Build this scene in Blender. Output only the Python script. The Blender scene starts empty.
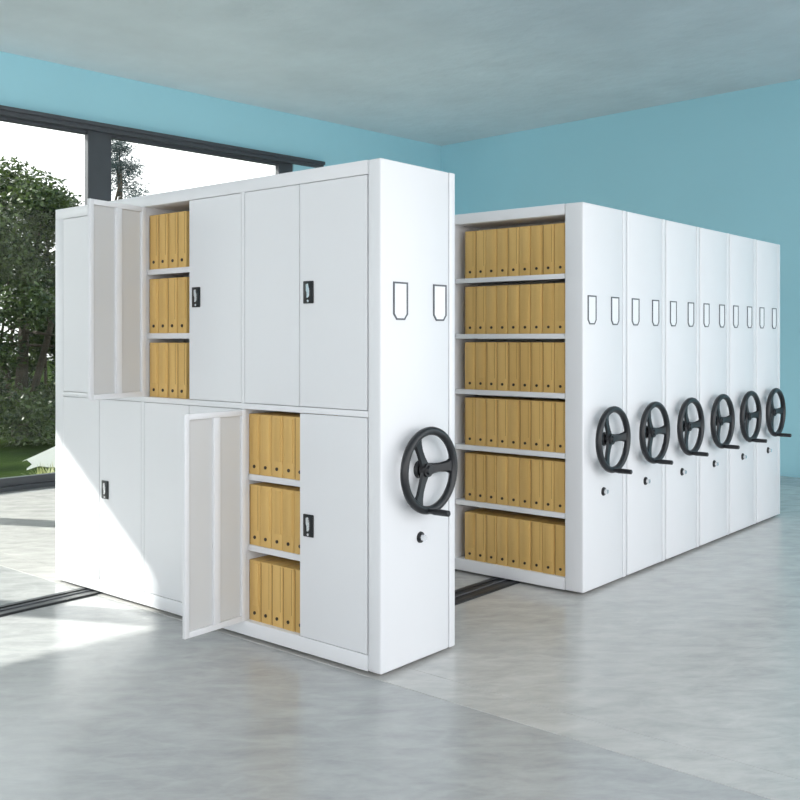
import bpy, bmesh, math, random
from mathutils import Vector, Matrix
random.seed(7)
PI = math.pi
SC = bpy.context.scene
COL = SC.collection

# ------------------------------------------------------------------ materials
def new_mat(name):
    m = bpy.data.materials.new(name); m.use_nodes = True
    return m, m.node_tree, m.node_tree.nodes['Principled BSDF']

def plain(name, col, rough=0.5, metal=0.0, noise=0.03, scale=6.0, bump=0.0, spec=0.5, bscale=60, coat=0.0):
    m, nt, b = new_mat(name)
    tc = nt.nodes.new('ShaderNodeTexCoord'); n = nt.nodes.new('ShaderNodeTexNoise')
    n.inputs['Scale'].default_value = scale; n.inputs['Detail'].default_value = 4
    nt.links.new(tc.outputs['Object'], n.inputs['Vector'])
    r = nt.nodes.new('ShaderNodeValToRGB')
    r.color_ramp.elements[0].position = .3; r.color_ramp.elements[1].position = .7
    r.color_ramp.elements[0].color = tuple(c*(1-noise) for c in col)+(1,)
    r.color_ramp.elements[1].color = tuple(min(1, c*(1+noise)) for c in col)+(1,)
    nt.links.new(n.outputs['Fac'], r.inputs['Fac']); nt.links.new(r.outputs['Color'], b.inputs['Base Color'])
    b.inputs['Roughness'].default_value = rough; b.inputs['Metallic'].default_value = metal
    b.inputs['Specular IOR Level'].default_value = spec
    b.inputs['Coat Weight'].default_value = coat
    if bump:
        n2 = nt.nodes.new('ShaderNodeTexNoise'); n2.inputs['Scale'].default_value = bscale; n2.inputs['Detail'].default_value = 3
        nt.links.new(tc.outputs['Object'], n2.inputs['Vector'])
        bp = nt.nodes.new('ShaderNodeBump'); bp.inputs['Strength'].default_value = bump; bp.inputs['Distance'].default_value = .01
        nt.links.new(n2.outputs['Fac'], bp.inputs['Height']); nt.links.new(bp.outputs['Normal'], b.inputs['Normal'])
    return m

M = {}
M['white'] = plain('white_enamel_steel', (.755, .76, .783), .34, noise=.008, scale=2)
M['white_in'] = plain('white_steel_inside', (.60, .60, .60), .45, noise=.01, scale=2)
M['label'] = plain('label_card', (.84, .85, .87), .4, noise=.005)
M['grey'] = plain('grey_frame_plastic', (.10, .105, .12), .4, noise=.03)
M['wheel'] = plain('charcoal_wheel', (.012, .013, .016), .36, noise=.1, scale=20)
M['black'] = plain('black_lock_plate', (.010, .011, .013), .35, noise=.05)
M['chrome'] = plain('satin_chrome', (.75, .76, .78), .25, metal=.85, noise=.02)
M['rail'] = plain('dark_rail_steel', (.022, .024, .027), .45, noise=.15, scale=15)
M['hole'] = plain('dark_ring', (.03, .02, .012), .5, noise=.05)
M['winframe'] = plain('anthracite_window_frame', (.052, .058, .068), .45, noise=.06)
M['bark'] = plain('bark', (.07, .055, .04), .9, noise=.3, scale=12, bump=.4)
M['outwhite'] = plain('white_garden_plastic', (.85, .85, .84), .4, noise=.01)

def leafmat(name, c0, c1):
    m, nt, b = new_mat(name)
    g = nt.nodes.new('ShaderNodeNewGeometry'); r = nt.nodes.new('ShaderNodeValToRGB')
    r.color_ramp.elements[0].color = c0+(1,); r.color_ramp.elements[1].color = c1+(1,)
    nt.links.new(g.outputs['Random Per Island'], r.inputs['Fac']); nt.links.new(r.outputs['Color'], b.inputs['Base Color'])
    b.inputs['Roughness'].default_value = .5
    t = nt.nodes.new('ShaderNodeBsdfTranslucent'); mx = nt.nodes.new('ShaderNodeMixShader')
    nt.links.new(r.outputs['Color'], t.inputs['Color']); mx.inputs['Fac'].default_value = .3
    nt.links.new(b.outputs[0], mx.inputs[1]); nt.links.new(t.outputs[0], mx.inputs[2])
    nt.links.new(mx.outputs[0], nt.nodes['Material Output'].inputs['Surface'])
    return m
M['leaf'] = leafmat('broad_leaves', (.010, .022, .007), (.085, .12, .035))
M['leafdark'] = leafmat('dark_leaves', (.006, .013, .006), (.022, .038, .015))
M['needle'] = leafmat('blue_needles', (.025, .04, .04), (.07, .10, .10))
M['straw'] = leafmat('grass_blades', (.16, .2, .06), (.5, .5, .25))

def lawnmat():
    m, nt, b = new_mat('lawn')
    tc = nt.nodes.new('ShaderNodeTexCoord'); n = nt.nodes.new('ShaderNodeTexNoise'); n.inputs['Scale'].default_value = 1.2; n.inputs['Detail'].default_value = 8
    nt.links.new(tc.outputs['Object'], n.inputs['Vector']); r = nt.nodes.new('ShaderNodeValToRGB')
    r.color_ramp.elements[0].position = .35; r.color_ramp.elements[0].color = (.010, .018, .006, 1)
    r.color_ramp.elements[1].position = .7; r.color_ramp.elements[1].color = (.028, .044, .012, 1)
    nt.links.new(n.outputs['Fac'], r.inputs['Fac']); nt.links.new(r.outputs['Color'], b.inputs['Base Color']); b.inputs['Roughness'].default_value = .9; b.inputs['Specular IOR Level'].default_value = 0
    return m
M['lawn'] = lawnmat()
M['bounce'] = plain('pale_bounce_ground', (.6, .59, .57), .8, noise=.06)  # pale ground added out of view to reflect sunlight

def filemat():
    m, nt, b = new_mat('ochre_kraft_board')
    oi = nt.nodes.new('ShaderNodeObjectInfo'); tc = nt.nodes.new('ShaderNodeTexCoord')
    mp = nt.nodes.new('ShaderNodeMapping'); mp.inputs['Scale'].default_value = (60, 60, 4)
    n = nt.nodes.new('ShaderNodeTexNoise'); n.inputs['Scale'].default_value = 1; n.inputs['Detail'].default_value = 3
    nt.links.new(tc.outputs['Object'], mp.inputs[0]); nt.links.new(mp.outputs[0], n.inputs['Vector'])
    a = nt.nodes.new('ShaderNodeMath'); a.operation = 'MULTIPLY_ADD'; a.inputs[1].default_value = .5; a.inputs[2].default_value = .25
    nt.links.new(oi.outputs['Random'], a.inputs[0])
    s = nt.nodes.new('ShaderNodeMath'); s.operation = 'ADD'; nt.links.new(a.outputs[0], s.inputs[0])
    s2 = nt.nodes.new('ShaderNodeMath'); s2.operation = 'MULTIPLY_ADD'; s2.inputs[1].default_value = .7; s2.inputs[2].default_value = -.35
    nt.links.new(n.outputs['Fac'], s2.inputs[0]); nt.links.new(s2.outputs[0], s.inputs[1])
    r = nt.nodes.new('ShaderNodeValToRGB')
    r.color_ramp.elements[0].color = (.57, .355, .11, 1); r.color_ramp.elements[1].color = (.72, .475, .165, 1)
    nt.links.new(s.outputs[0], r.inputs['Fac']); nt.links.new(r.outputs['Color'], b.inputs['Base Color'])
    b.inputs['Roughness'].default_value = .5
    return m
M['file'] = filemat()
M['tape'] = plain('brown_crease_tape', (.30, .18, .055), .6, noise=.05)

def floormat(name, k=(1, 1, 1)):
    m, nt, b = new_mat(name)
    tc = nt.nodes.new('ShaderNodeTexCoord')
    mp = nt.nodes.new('ShaderNodeMapping'); mp.vector_type = 'TEXTURE'; mp.inputs['Rotation'].default_value = (0, 0, math.radians(46)); mp.inputs['Scale'].default_value = (1.0, .42, 1)
    nt.links.new(tc.outputs['Object'], mp.inputs[0])
    n = nt.nodes.new('ShaderNodeTexNoise'); n.inputs['Scale'].default_value = 4.5; n.inputs['Detail'].default_value = 14; n.inputs['Roughness'].default_value = .68
    n.inputs['Distortion'].default_value = .35
    nt.links.new(mp.outputs[0], n.inputs['Vector'])
    r = nt.nodes.new('ShaderNodeValToRGB'); e = r.color_ramp.elements
    e[0].position = .30; e[0].color = (.345, .35, .352, 1); e[1].position = .68; e[1].color = (.475, .477, .472, 1)
    nt.links.new(n.outputs['Fac'], r.inputs['Fac'])
    # pale veins
    n2 = nt.nodes.new('ShaderNodeTexNoise'); n2.inputs['Scale'].default_value = 1.6; n2.inputs['Detail'].default_value = 10; n2.inputs['Distortion'].default_value = .5
    nt.links.new(mp.outputs[0], n2.inputs['Vector'])
    sb = nt.nodes.new('ShaderNodeMath'); sb.operation = 'SUBTRACT'; sb.inputs[1].default_value = .5; nt.links.new(n2.outputs['Fac'], sb.inputs[0])
    ab = nt.nodes.new('ShaderNodeMath'); ab.operation = 'ABSOLUTE'; nt.links.new(sb.outputs[0], ab.inputs[0])
    r2 = nt.nodes.new('ShaderNodeValToRGB'); r2.color_ramp.elements[0].position = 0; r2.color_ramp.elements[0].color = (.18, .18, .18, 1)
    r2.color_ramp.elements[1].position = .03; r2.color_ramp.elements[1].color = (0, 0, 0, 1)
    nt.links.new(ab.outputs[0], r2.inputs['Fac'])
    mx = nt.nodes.new('ShaderNodeMixRGB'); mx.inputs['Color2'].default_value = (.56, .56, .555, 1)
    nt.links.new(r2.outputs['Color'], mx.inputs['Fac']); nt.links.new(r.outputs['Color'], mx.inputs['Color1'])
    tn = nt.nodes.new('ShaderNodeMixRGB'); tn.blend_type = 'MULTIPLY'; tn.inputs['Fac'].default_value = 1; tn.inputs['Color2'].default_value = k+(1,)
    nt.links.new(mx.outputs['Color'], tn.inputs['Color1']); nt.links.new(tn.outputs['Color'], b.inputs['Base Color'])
    rr = nt.nodes.new('ShaderNodeMapRange'); rr.inputs['To Min'].default_value = .13; rr.inputs['To Max'].default_value = .30
    nt.links.new(n.outputs['Fac'], rr.inputs['Value']); nt.links.new(rr.outputs[0], b.inputs['Roughness'])
    b.inputs['Specular IOR Level'].default_value = .5
    bp = nt.nodes.new('ShaderNodeBump'); bp.inputs['Strength'].default_value = .06; bp.inputs['Distance'].default_value = .02
    nt.links.new(n.outputs['Fac'], bp.inputs['Height']); nt.links.new(bp.outputs['Normal'], b.inputs['Normal'])
    return m
M['floor'] = floormat('polished_grey_stone')
M['floor_lit'] = floormat('polished_stone_lit', (1.24, 1.205, 1.17))  # same stone made paler and warmer, brighter light painted into the colour
M['bluewall'] = plain('pale_blue_paint', (.36, .655, .75), .75, noise=.03, scale=.5, bump=.05)
M['offwhite'] = plain('off_white_paint', (.80, .78, .75), .8, noise=.02, scale=.5)
M['ceil'] = plain('grey_plaster_ceiling', (.60, .685, .72), .9, noise=.06, scale=1.5, bump=1.0, bscale=7)

def glassmat():
    m = bpy.data.materials.new('window_glass'); m.use_nodes = True; nt = m.node_tree; nt.nodes.clear()
    o = nt.nodes.new('ShaderNodeOutputMaterial'); t = nt.nodes.new('ShaderNodeBsdfTransparent'); g = nt.nodes.new('ShaderNodeBsdfGlossy')
    g.inputs['Roughness'].default_value = .02; mx = nt.nodes.new('ShaderNodeMixShader')
    f = nt.nodes.new('ShaderNodeFresnel'); f.inputs['IOR'].default_value = 1.15
    nt.links.new(f.outputs[0], mx.inputs['Fac'])
    nt.links.new(t.outputs[0], mx.inputs[1]); nt.links.new(g.outputs[0], mx.inputs[2]); nt.links.new(mx.outputs[0], o.inputs['Surface'])
    t.inputs['Color'].default_value = (.96, .98, .97, 1)
    return m
M['glass'] = glassmat()

# ------------------------------------------------------------------ mesh helpers
def box(bm, x0, x1, y0, y1, z0, z1, bev=0.0, seg=2):
    t = bmesh.new()
    bmesh.ops.create_cube(t, size=1)
    for v in t.verts:
        v.co = Vector(((x0+x1)/2+v.co.x*(x1-x0), (y0+y1)/2+v.co.y*(y1-y0), (z0+z1)/2+v.co.z*(z1-z0)))
    if bev: bmesh.ops.bevel(t, geom=t.edges[:], offset=bev, segments=seg, affect='EDGES', profile=.5)
    merge(bm, t)
def merge(bm, t, mat=None):
    if mat is not None: t.transform(mat)
    me = bpy.data.meshes.new('tmp'); t.to_mesh(me); t.free(); bm.from_mesh(me); bpy.data.meshes.remove(me)
def cyl(bm, a, b, r0, r1=None, seg=20, cap=True):
    a = Vector(a); b = Vector(b); r1 = r0 if r1 is None else r1
    t = bmesh.new(); d = b-a
    bmesh.ops.create_cone(t, segments=seg, radius1=r0, radius2=r1, depth=d.length, cap_ends=cap)
    q = d.to_track_quat('Z', 'Y').to_matrix().to_4x4()
    merge(bm, t, Matrix.Translation((a+b)/2) @ q)
def torus_yz(bm, c, R, r, n=56, m=12):      # axis along X
    c = Vector(c); rows = []
    for i in range(n):
        a = 2*PI*i/n
        rows.append([bm.verts.new(c+Vector((r*math.sin(2*PI*j/m), (R+r*math.cos(2*PI*j/m))*math.cos(a), (R+r*math.cos(2*PI*j/m))*math.sin(a)))) for j in range(m)])
    for i in range(n):
        for j in range(m):
            bm.faces.new((rows[i][j], rows[(i+1) % n][j], rows[(i+1) % n][(j+1) % m], rows[i][(j+1) % m]))
def prism(bm, pts, axis, lo, hi):            # outline in the other two axes
    def P(p, h):
        return {'x': (h, p[0], p[1]), 'y': (p[0], h, p[1]), 'z': (p[0], p[1], h)}[axis]
    A = [bm.verts.new(P(p, lo)) for p in pts]; B = [bm.verts.new(P(p, hi)) for p in pts]
    bm.faces.new(A); bm.faces.new(B[::-1]); n = len(pts)
    for i in range(n): bm.faces.new((A[i], B[i], B[(i+1) % n], A[(i+1) % n]))
def obj(name, bm, mat, parent=None, loc=(0, 0, 0), smooth=True, rotz=0):
    bmesh.ops.recalc_face_normals(bm, faces=bm.faces[:])
    me = bpy.data.meshes.new(name); bm.to_mesh(me); bm.free()
    me.materials.append(mat)
    o = bpy.data.objects.new(name, me); COL.objects.link(o); o.location = loc; o.rotation_euler.z = rotz
    if parent: o.parent = parent
    if smooth:
        for p in me.polygons: p.use_smooth = True
        try: me.set_sharp_from_angle(angle=math.radians(35))
        except Exception: pass
    return o
def tag(o, label=None, cat=None, group=None, kind=None):
    if label: o['label'] = label
    if cat: o['category'] = cat
    if group: o['group'] = group
    if kind: o['kind'] = kind
    return o
def empty(name, loc, rz=0):
    o = bpy.data.objects.new(name, None); COL.objects.link(o); o.location = loc; o.rotation_euler.z = rz
    o.empty_display_size = .1
    return o
def children(o): return [c for c in bpy.data.objects if c.parent == o]
def copy_tree(o, parent=None):
    kids = list(o.children)
    c = o.copy(); COL.objects.link(c)
    if parent: c.parent = parent
    for k in kids: copy_tree(k, c)
    return c

# ------------------------------------------------------------------ cabinets
L, D, H = 2.68, .545, 2.30
BASE = .018                                        # running clearance
SH = [.090, .468, .823, 1.178, 1.532, 1.887]       # shelf top heights
OFF = (L/2, -D/2, 0)                               # part meshes are drawn from the front right corner

def end_panel(root, ret):
    bm = bmesh.new(); box(bm, -ret, 0, 0, .494, BASE, H, .009, 3)
    obj('end_panel', bm, M['white'], root, OFF)
    bm = bmesh.new(); box(bm, -ret, -.001, .5005, D, BASE, H, .004)
    obj('edge_strip', bm, M['white'], root, OFF)

def label_frame(root, y0):
    # drawn a little proud of the end panel
    pts = [(y0, 1.757), (y0+.1, 1.757), (y0+.1, 1.612), (y0+.078, 1.586), (y0+.022, 1.586), (y0, 1.612)]
    cx, cz = y0+.05, 1.672; w = .0075
    inn = [(y0+w, 1.757-w), (y0+.1-w, 1.757-w), (y0+.1-w, 1.614), (y0+.076, 1.586+w), (y0+.024, 1.586+w), (y0+w, 1.614)]
    bm = bmesh.new(); n = 6
    rings = []
    for x, P in ((0, pts), (.005, pts), (.005, inn), (.0, inn)):
        rings.append([bm.verts.new((x, p[0], p[1])) for p in P])
    for k in range(4):
        a, b = rings[k], rings[(k+1) % 4]
        for i in range(n): bm.faces.new((a[i], a[(i+1) % n], b[(i+1) % n], b[i]))
    f = obj('label_frame', bm, M['grey'], root, OFF, smooth=False)
    bm = bmesh.new(); prism(bm, inn, 'x', 0, .002)
    obj('label_card', bm, M['label'], f, smooth=False)

def wheel(root, ang=0, dy=0, dl=0):
    cy, cz, p = .268+dy, .899, .062
    W = Vector((0, cy, cz))
    bm = bmesh.new(); torus_yz(bm, W+Vector((p, 0, 0)), .181, .0195)
    w = obj('hand_wheel', bm, M['wheel'], root, OFF)
    bm = bmesh.new()
    cyl(bm, W, W+Vector((.018, 0, 0)), .042, .036, 28)
    cyl(bm, W+Vector((.018, 0, 0)), W+Vector((.03, 0, 0)), .026, .030, 24)
    cyl(bm, W+Vector((.03, 0, 0)), W+Vector((.058, 0, 0)), .036, .031, 28)
    cyl(bm, W+Vector((.058, 0, 0)), W+Vector((.068, 0, 0)), .022, .017, 24)
    obj('hub', bm, M['wheel'], w)
    for a in (2, 122, 242):
        a = math.radians(a+ang); bm = bmesh.new()
        prof = [(.02, .030, .042), (.06, .024, .044), (.10, .022, .048), (.135, .026, .054), (.160, .036, .059), (.180, .050, .062)]
        rows = []
        for r, hw, xx in prof:
            u = Vector((0, math.cos(a), math.sin(a))); v = Vector((0, -math.sin(a), math.cos(a)))
            rows.append([bm.verts.new(W+u*r+v*s*hw+Vector((xx+dx, 0, 0))) for s, dx in ((-1, -.004), (-.7, .007), (.7, .007), (1, -.004), (.7, -.010), (-.7, -.010))])
        for k in range(len(rows)-1):
            for i in range(6): bm.faces.new((rows[k][i], rows[k][(i+1) % 6], rows[k+1][(i+1) % 6], rows[k+1][i]))
        bm.faces.new(rows[0]); bm.faces.new(rows[-1][::-1])
        obj('spoke', bm, M['wheel'], w)
    bm = bmesh.new(); a = math.radians(262+ang)
    q = W+Vector((0, .182*math.cos(a), .182*math.sin(a)))
    cyl(bm, q+Vector((p, 0, 0)), q+Vector((p+.025, 0, 0)), .009, .009, 16)
    cyl(bm, q+Vector((p+.020, 0, 0)), q+Vector((p+.05, 0, 0)), .012, .0155, 18)
    cyl(bm, q+Vector((p+.05, 0, 0)), q+Vector((p+.128, 0, 0)), .0155, .014, 18)
    cyl(bm, q+Vector((p+.128, 0, 0)), q+Vector((p+.132, 0, 0)), .014, .009, 18)
    obj('crank_handle', bm, M['wheel'], w)
    bm = bmesh.new(); c = Vector((0, .276+dl, .584))
    cyl(bm, c, c+Vector((.006, 0, 0)), .0265, .025, 28); cyl(bm, c+Vector((.006, 0, 0)), c+Vector((.012, 0, 0)), .020, .018, 28)
    k = obj('lock', bm, M['black'], root, OFF)
    bm = bmesh.new(); cyl(bm, c+Vector((.012, 0, 0)), c+Vector((.030, 0, 0)), .0145, .0135, 24)
    obj('lock_button', bm, M['chrome'], k)
    k['label'] = 'round black lock with a silver button'
    w['label'] = 'three-spoked charcoal hand wheel'

def carcass(root, ret, bays, mid):
    bm = bmesh.new()
    f = .016
    box(bm, -L, -ret-.0015, 0, D, BASE, SH[0], .002)                 # plinth
    box(bm, -L, -ret-.0015, 0, D, 2.236, H, .003)                    # top
    left = bays[-1][0]
    box(bm, -L, left, .0, D, SH[0], 2.236, .002)                     # far side
    for i in range(len(bays)-1):                                    # posts between bays
        for za, zb in (((SH[0], 1.150), (SH[3], 2.236)) if mid else ((SH[0], 2.236),)):
            box(bm, bays[i+1][1], bays[i][0], 0, D, za, zb)
    if mid: box(bm, left, -ret, 0, D, 1.150, SH[3], .001)
    obj('carcass', bm, M['white'], root, OFF)
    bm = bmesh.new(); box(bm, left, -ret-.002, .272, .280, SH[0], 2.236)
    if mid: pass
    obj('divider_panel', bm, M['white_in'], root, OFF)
    for i, (x0, x1) in enumerate(bays):
        for k, z in enumerate(SH):
            if k == 0 or (mid and k == 3): continue
            bm = bmesh.new()
            for y0, y1 in ((.022 if mid else .004, .270), (.282, D-.02)):
                box(bm, x0+.001, x1-.001, y0, y1, z-.022, z, .002)
                box(bm, x0+.001, x1-.001, y0, y0+.006, z-.030, z-.02, .001)
            obj('shelf', bm, M['white'], root, OFF)

def handle_plate(door, x, z, y=-.0):
    bm = bmesh.new(); w, h = .034, .053
    box(bm, x-w, x+w, y-.006, y, z-h, z+h, .004)
    p = obj('lock_plate', bm, M['black'], door)
    bm = bmesh.new()
    pts = [(-.009, .030), (.004, .033), (.007, .020), (.011, .008), (.011, -.022), (.004, -.030), (-.004, -.030), (-.004, -.006), (-.009, .002)]
    prism(bm, [(x+a*1.1, z+.006+b*1.05) for a, b in pts], 'y', y-.011, y-.005)
    obj('pull', bm, M['chrome'], p, smooth=False)
    bm = bmesh.new(); cyl(bm, (x+.002, y-.005, z-.041), (x+.002, y-.010, z-.041), .0065, .006, 18)
    obj('keyhole', bm, M['chrome'], p)
    p['label'] = 'black recessed lock plate with a silver pull'

def door(root, hx, w, z0, z1, side, opened=0, lock=None):
    """leaf drawn from its hinge; side=+1 hinge on the left, -1 on the right"""
    g = .003
    bm = bmesh.new(); t = .018
    xa, xb = (g, w-g) if side > 0 else (-w+g, -g)
    za, zb = z0+g, z1-g
    box(bm, xa, xb, 0, .003, za, zb, .001, 1)                      # outer sheet
    e = .028
    box(bm, xa, xa+e, .003, t, za, zb, .0015); box(bm, xb-e, xb, .003, t, za, zb, .0015)
    box(bm, xa+e, xb-e, .003, t, za, za+e, .0015); box(bm, xa+e, xb-e, .003, t, zb-e, zb, .0015)
    hxl = (hx+L/2 if False else hx)
    d = obj('door', bm, M['white'], root, (L/2+hxl, -D/2, 0), rotz=-math.radians(opened)*side)
    if opened:
        c = (xa+xb)/2
        bm = bmesh.new(); box(bm, c-.024, c+.016, .003, .019, za+e, zb-e, .0015)
        obj('stiffener', bm, M['white'], d)
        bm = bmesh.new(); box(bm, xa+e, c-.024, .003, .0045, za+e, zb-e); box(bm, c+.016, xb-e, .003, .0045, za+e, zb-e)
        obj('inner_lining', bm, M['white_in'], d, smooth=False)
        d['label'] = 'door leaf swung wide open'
    if lock is not None: handle_plate(d, xa+.060 if side < 0 else xb-.060, lock)
    return d

NEARB = [(-.909, -.082), (-1.757, -.932), (-2.592, -1.78)]
SPLIT = [-.514, -1.354, -2.197]
near = empty('mobile_cabinet', (-L/2, D/2, 0))
tag(near, 'near white mobile filing cabinet with hinged doors, two of them open', 'cabinet')
end_panel(near, .0785)
carcass(near, .0785, NEARB, True)
for y0 in (.082, .371): label_frame(near, y0)
wheel(near)
for i, (x0, x1) in enumerate(NEARB):
    for z0, z1, lk, row in ((SH[3], 2.236, 1.72, 1), (SH[0], 1.150, .622, 0)):
        op = 0
        if row == 1 and i == 1: op = 80.5
        if row == 0 and i == 0: op = 88
        door(near, x0, SPLIT[i]-x0, z0, z1, +1, op)
        door(near, x1, x1-SPLIT[i], z0, z1, -1, 0, lk)

FARB = [(-.935, -.1245), (-1.755, -.96), (-2.595, -1.78)]
ORD = ['first', 'second', 'third', 'fourth', 'fifth', 'last and farthest']
FY = 1.785
proto = empty('mobile_shelving', (-L/2, FY+D/2, 0))
end_panel(proto, .123); carcass(proto, .123, FARB, False)
for y0 in (.052, .340): label_frame(proto, y0)
wheel(proto, 0, -.014, -.032)
for i in range(6):
    o = proto if i == 0 else copy_tree(proto)
    o.location = (-L/2, FY+D/2+.561*i, 0)
    lab = 'white mobile shelving unit with open file shelves, front one of the rear row' if i == 0 else \
          'narrow white end of the %s shelving unit in the rear row' % ORD[i]
    tag(o, lab, 'shelving unit', 'row of mobile shelving units')

# ------------------------------------------------------------------ box files
FW, FD, FH = .0795, .225, .302
def make_file(style):
    bm = bmesh.new(); box(bm, -FW/2+.0006, FW/2-.0006, 0, FD, 0, FH, .003)
    root = obj('box_file', bm, M['file'])
    if style:
        bm = bmesh.new(); box(bm, -.012, .031, -.0038, .001, .078, .288, .001)
        obj('spine_flap', bm, M['file'], root)
    else:
        bm = bmesh.new(); box(bm, -.033, -.030, -.0012, .001, .004, .297); 
        box(bm, .0245, .0262, -.0012, .001, .075, .297)
        obj('spine_crease', bm, M['tape'], root)
    bm = bmesh.new()
    cyl(bm, (.002, -.0035, .040), (.002, .001, .040), .0085, .0085, 16)
    obj('finger_ring', bm, M['hole'], root)
    return root
protos = [make_file(0), make_file(1)]
used = [False, False]
NTH = ['first', 'second', 'third', 'fourth', 'fifth', 'sixth', 'seventh', 'eighth', 'ninth']
def put_file(x, y, z, label, group):
    s = 1 if random.random() < .4 else 0
    o = protos[s] if not used[s] else copy_tree(protos[s])
    used[s] = True
    o.location = (x, y+random.uniform(-.002, .002), z)
    tag(o, label, 'box file', group)
far_rows = ['bottom', 'fifth', 'fourth', 'third', 'second', 'top']
for k, z in enumerate(SH):
    for j in range(9):
        put_file(-.869+FW/2+j*.0828, FY+.022, z, 'ochre box file, %s from left, %s shelf of the open rear unit' % (NTH[j], far_rows[k]), 'box files on the open rear unit')
rows3 = ['bottom', 'middle', 'top']
for k, z in enumerate(SH[:3]):
    for j in range(5):
        put_file(-.906+FW/2+j*.0818, .028, z, "ochre box file, %s from left, %s shelf of near cabinet's lower opening" % (NTH[j], rows3[k]), 'box files in the lower opening of the near cabinet')
for k, z in enumerate(SH[3:]):
    for j in range(4):
        put_file(-1.744+FW/2+j*.0835, .028, z, "ochre box file, %s from left, %s shelf of near cabinet's upper opening" % (NTH[j], rows3[k]), 'box files in the upper opening of the near cabinet')

# ------------------------------------------------------------------ floor rails
def rail(x0, x1, y0, y1, label):
    r = empty('floor_rail', ((x0+x1)/2, (y0+y1)/2, 0))
    w = (x1-x0)/2; l = (y1-y0)/2
    bm = bmesh.new(); box(bm, -w, w, -l, l, 0, .005, .001)
    obj('bed_plate', bm, M['rail'], r)
    bm = bmesh.new()
    for a, b in ((-w+.006, -w+.045), (w-.045, w-.006)): box(bm, a, b, -l, l, .005, .011, .002)
    obj('guide_strip', bm, M['rail'], r)
    bm = bmesh.new(); cyl(bm, (0, -l+.01, .008), (0, l-.01, .008), .004, None, 8)
    obj('running_rod', bm, M['grey'], r)
    tag(r, label, 'floor rail', 'floor rails')
rail(-2.39, -2.20, -1.9, 5.35, 'dark floor rail running out from under the left end of the near cabinet')
rail(-.645, -.455, .06, 5.35, 'dark floor rail in the gap between the near cabinet and the open rear unit')

# ------------------------------------------------------------------ room (turned a little against the cabinets)
RA = -math.radians(4.1)
KC = Vector((-5.79, 7.94))
def room(name, bm, mat, **k):
    o = obj(name, bm, mat, None, (KC.x, KC.y, 0), rotz=RA, smooth=False); o['kind'] = 'structure'; return o
CH = 4.31
# local frame: +X along the back wall, -Y along the window wall towards the camera
YE = -15.9; XE = 10.8
bm = bmesh.new(); box(bm, -.25, XE, YE, .25, -.15, 0); room('floor', bm, M['floor'])
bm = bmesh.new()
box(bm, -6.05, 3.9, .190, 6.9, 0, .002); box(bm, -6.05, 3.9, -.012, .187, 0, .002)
o = obj('floor_lit_zone', bm, M['floor_lit'], smooth=False); o['kind'] = 'structure'  # thin layer that paints the floor's lighter fade in as paler stone
bm = bmesh.new(); box(bm, -.25, XE, YE, .25, CH, CH+.25); room('ceiling', bm, M['ceil'])
bm = bmesh.new(); box(bm, -.25, 5.6, YE-.25, YE, 0, CH); room('wall_front_added', bm, M['offwhite'])  # unseen wall, added to cut the light and bounce some onto the doors
bm = bmesh.new(); box(bm, 0, XE, 0, .25, 0, CH); room('wall_back', bm, M['bluewall'])
HB, HT = 3.685, 3.765
# mullion places along the window wall (distance from the corner)
PY = [-2.85, -5.39, -8.01, -10.59, -13.17]
bm = bmesh.new()
box(bm, -.25, 0, YE, 0, HT, CH); box(bm, -.25, 0, PY[0]+.08, 0, 0, HT)
box(bm, -.25, 0, YE, PY[-1]-.08, 0, HT)
room('wall_left', bm, M['bluewall'])
bm = bmesh.new()
box(bm, -.2, .04, PY[-1]-.1, PY[0]+.55, HB, HT, .006)
box(bm, -.2, .07, PY[-1]-.1, PY[0]+.55, HT-.035, HT+.005, .006)
room('trim_1', bm, M['winframe'])
for i in range(len(PY)-1):
    a, b = PY[i+1], PY[i]
    bm = bmesh.new()
    box(bm, -.16, -.02, a, b, 0, .045, .004); box(bm, -.13, -.05, a, b, .045, .125, .004)      # sill rails
    box(bm, -.13, -.05, a, b, HB-.03, HB, .003)
    box(bm, -.10, -.02, b-.135, b+.135, 0, HB, .006)                                              # post
    f = room('window_%d' % (i+1), bm, M['winframe'])
    bm = bmesh.new(); box(bm, -.094, -.086, a+.13, b-.13, .12, HB-.03)
    obj('glass_pane', bm, M['glass'], f, smooth=False)

# ------------------------------------------------------------------ outside
bm = bmesh.new(); box(bm, -60, -.25, -45, 40, -.30, -.10); room('floor_garden', bm, M['lawn'])
bm = bmesh.new(); box(bm, XE, 60, -45, 40, -.30, -.12); room('floor_bounce', bm, M['bounce'])  # unseen ground, added to bounce sunlight up to the ceiling

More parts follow.
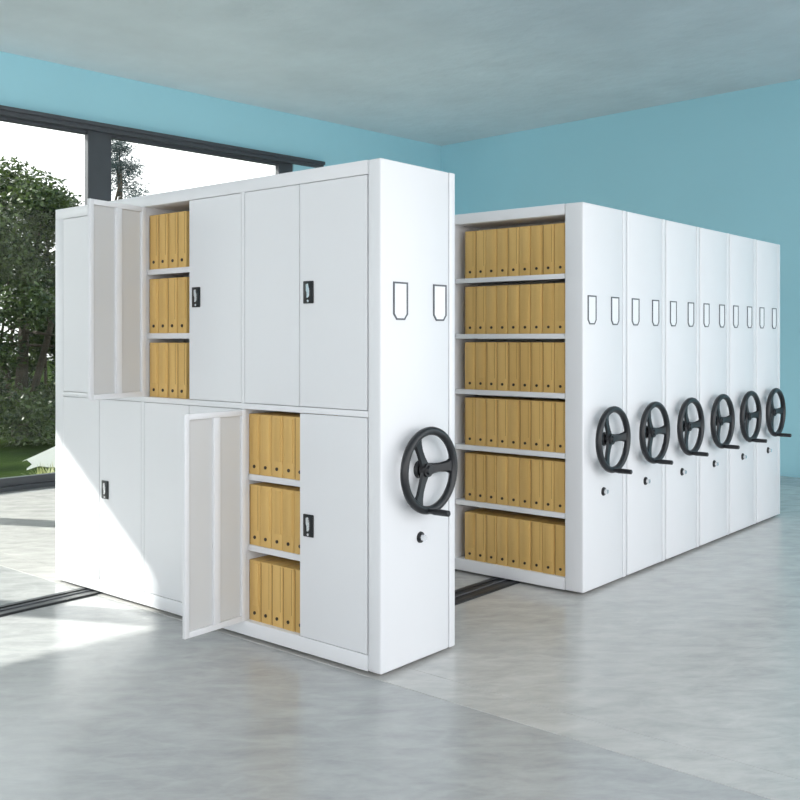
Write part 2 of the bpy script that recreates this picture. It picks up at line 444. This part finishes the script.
def leaves(name, mat, blobs, count, size, parent, slim=.5, flat=.0, seed=1):
    rnd = random.Random(seed); V = []; F = []
    tot = sum(b[3]**2 for b in blobs)
    for (bx, by, bz, br, sz) in blobs:
        n = int(count*br*br/tot)
        for _ in range(n):
            d = Vector((rnd.gauss(0, 1), rnd.gauss(0, 1), rnd.gauss(0, 1))).normalized()
            rr = br*(rnd.random()**.45)
            c = Vector((bx, by, bz))+Vector((d.x*rr, d.y*rr, d.z*rr*sz))
            if c.z < .02: c.z = .02+rnd.random()*.3
            u = Vector((rnd.gauss(0, 1), rnd.gauss(0, 1), rnd.gauss(0, 1)*.6)).normalized()
            w = u.cross(Vector((rnd.gauss(0, 1), rnd.gauss(0, 1), rnd.gauss(0, 1)))).normalized()
            s = size*rnd.uniform(.6, 1.3)
            k = len(V); V += [c, c+u*s*.5+w*s*slim*.5, c+u*s, c+u*s*.5-w*s*slim*.5]; F.append((k, k+1, k+2, k+3))
    me = bpy.data.meshes.new(name); me.from_pydata([tuple(v) for v in V], [], F); me.materials.append(mat)
    o = bpy.data.objects.new(name, me); COL.objects.link(o); o.parent = parent
    return o
def tree(name, x, y, blobs, trunks, mat, count, size, label, cat, seed, slim=.5, group=None):
    r = empty(name, (x, y, -.10))
    bm = bmesh.new(); rnd = random.Random(seed)
    for (ax, ay, az, bx, by, bz, ra, rb) in trunks: cyl(bm, (ax, ay, az), (bx, by, bz), ra, rb, 9)
    for b in blobs[:14]:
        t = trunks[rnd.randrange(len(trunks))]; q = rnd.uniform(.5, .95)
        s = Vector(t[:3]).lerp(Vector(t[3:6]), q); cyl(bm, s, (b[0], b[1], b[2]), .03, .008, 6)
    obj('trunk', bm, M['bark'], r)
    leaves('foliage', mat, blobs, count, size, r, slim, seed=seed)
    tag(r, label, cat, group); return r
def crown(rnd, n, rx, ry, z0, z1, r0, r1, taper=.3):
    out = []
    for i in range(n):
        z = rnd.uniform(z0, z1); f = 1-(1-taper)*max(0, (z-z0)/(z1-z0))**1.6
        a = rnd.uniform(0, 2*PI); q = rnd.random()**.5*f
        out.append((rx*q*math.cos(a), ry*q*math.sin(a), z, rnd.uniform(r0, r1)*(.6+.4*f), .8))
    return out
rnd = random.Random(3)
tree('garden_tree', -12.2, 4.9, crown(rnd, 72, 1.8, 1.8, .4, 4.35, .35, .6, .5), [(0, 0, 0, .1, .1, 3.2, .12, .05), (.1, 0, 0, .5, .5, 2.6, .08, .03), (0, .1, 0, -.4, -.5, 2.6, .08, .03)],
     M['leaf'], 52000, .085, 'dense green broadleaf tree outside the window, filling its lower left', 'tree', 11)
rnd = random.Random(5)
tree('garden_tree', -13.6, 7.3, crown(rnd, 30, .9, .9, 1.0, 3.9, .3, .5), [(0, 0, 0, 0, .1, 3.4, .11, .05)],
     M['leafdark'], 16000, .085, 'darker leafy tree just right of the dense one, seen beside the window post', 'tree', 12)
rnd = random.Random(8)
bl = []
for i in range(70):
    z = rnd.uniform(1.6, 5.9); a = rnd.uniform(0, 2*PI); q = (6.3-z)/5*1.5*rnd.uniform(.4, 1)
    bl.append((q*math.cos(a), q*math.sin(a), z, rnd.uniform(.2, .4), .5))
tree('conifer', -14.6, 8.45, bl, [(0, 0, 0, 0, 0, 5.2, .1, .02)], M['needle'], 15000, .10, 'thin blue-grey conifer with open branches behind the window post', 'tree', 13, slim=.16)
# dark background hedge
hb = []
rnd = random.Random(21)
for i in range(150):
    hb.append((rnd.uniform(-.7, .7), rnd.uniform(-8, 8), rnd.uniform(.2, 3.0), rnd.uniform(.35, .6), .8))
h = empty('hedge', (-17.6, 6.5, -.10)); bm = bmesh.new()
for i in range(26): cyl(bm, (rnd.uniform(-.3, .3), -7.6+i*.6, 0), (rnd.uniform(-.3, .3), -7.6+i*.6+rnd.uniform(-.2, .2), 2.6), .05, .02, 7)
obj('stems', bm, M['bark'], h); leaves('foliage', M['leafdark'], hb, 42000, .12, h, seed=22)
tag(h, 'tall dark hedge at the back of the garden behind the trees', 'hedge')
# ornamental grass and white seat
def grass(x, y, n, hgt, label):
    rnd = random.Random(4); V = []; F = []
    for i in range(n):
        a = rnd.uniform(0, 2*PI); l = hgt*rnd.uniform(.6, 1.1); lean = rnd.uniform(.2, .9); w = .012
        bx, by = rnd.uniform(-.12, .12), rnd.uniform(-.12, .12); s = Vector((-math.sin(a), math.cos(a), 0))*w
        k = len(V)
        for j in range(5):
            t = j/4; c = Vector((bx+math.cos(a)*lean*l*t**1.5, by+math.sin(a)*lean*l*t**1.5, l*(t-.35*lean*t*t)))
            V += [tuple(c-s*(1-t*.95)), tuple(c+s*(1-t*.95))]
        for j in range(4): F.append((k+2*j, k+2*j+1, k+2*j+3, k+2*j+2))
    me = bpy.data.meshes.new('ornamental_grass'); me.from_pydata(V, [], F); me.materials.append(M['straw'])
    o = bpy.data.objects.new('ornamental_grass', me); COL.objects.link(o); o.location = (x, y, -.10)
    tag(o, label, 'plant')
# positions along the sight line just left of the near cabinet
grass(-6.78, 2.33, 170, .27, 'clump of yellow-green spiky grass outside the window under the white seat')
r = empty('garden_lounger', (-7.30, 2.68, -.10), math.radians(40))
bm = bmesh.new()
prism(bm, [(-.284, .231), (0, .36), (.35, .52), (.9, .56), (1.0, .30), (.5, .17), (0, .168), (-.08, .18), (-.148, .163), (-.227, .134), (-.227, .152), (-.17, .20), (-.227, .25)], 'y', -.22, .22)
obj('shell', bm, M['outwhite'], r)
bm = bmesh.new(); box(bm, .15, .85, -.16, .16, 0, .04, .01); box(bm, .35, .65, -.1, .1, .04, .19, .01)
obj('pedestal', bm, M['outwhite'], r)
tag(r, 'bright white low garden lounger with a pointed end, behind the spiky grass', 'garden lounger')

# ------------------------------------------------------------------ light
w = bpy.data.worlds.new('World'); SC.world = w; w.use_nodes = True
nt = w.node_tree; bg = nt.nodes['Background']
tc = nt.nodes.new('ShaderNodeTexCoord'); sx = nt.nodes.new('ShaderNodeSeparateXYZ'); rp = nt.nodes.new('ShaderNodeValToRGB')
nt.links.new(tc.outputs['Generated'], sx.inputs[0]); nt.links.new(sx.outputs['Z'], rp.inputs['Fac'])
rp.color_ramp.elements[0].color = (1.0, 1.0, 1.0, 1); rp.color_ramp.elements[0].position = .1
rp.color_ramp.elements[1].color = (.84, .92, 1.0, 1); rp.color_ramp.elements[1].position = .9
nt.links.new(rp.outputs['Color'], bg.inputs['Color']); bg.inputs['Strength'].default_value = 1.25
s = bpy.data.lights.new('sun', 'SUN'); s.energy = 4.6; s.angle = math.radians(.6); s.color = (1, .97, .92)
so = bpy.data.objects.new('sun', s); COL.objects.link(so)
so.rotation_euler = Vector((1, .5, -.688)).to_track_quat('-Z', 'Y').to_euler(); so.location = (-20, -12, 18)

# ------------------------------------------------------------------ camera
cd = bpy.data.cameras.new('camera'); cam = bpy.data.objects.new('camera', cd); COL.objects.link(cam)
F = 965.0
cd.sensor_fit = 'HORIZONTAL'; cd.sensor_width = 36; cd.lens = 36*F/800
cd.shift_y = -61/800; cd.clip_end = 300
cam.location = (2.801, -3.197, 1.5)
cam.rotation_euler = (PI/2, 0, math.atan2(.644, .765))
SC.camera = cam
vs = SC.view_settings; vs.view_transform = 'Standard'; vs.look = 'None'; vs.gamma = 1; vs.use_curve_mapping = False; vs.exposure = 1.05
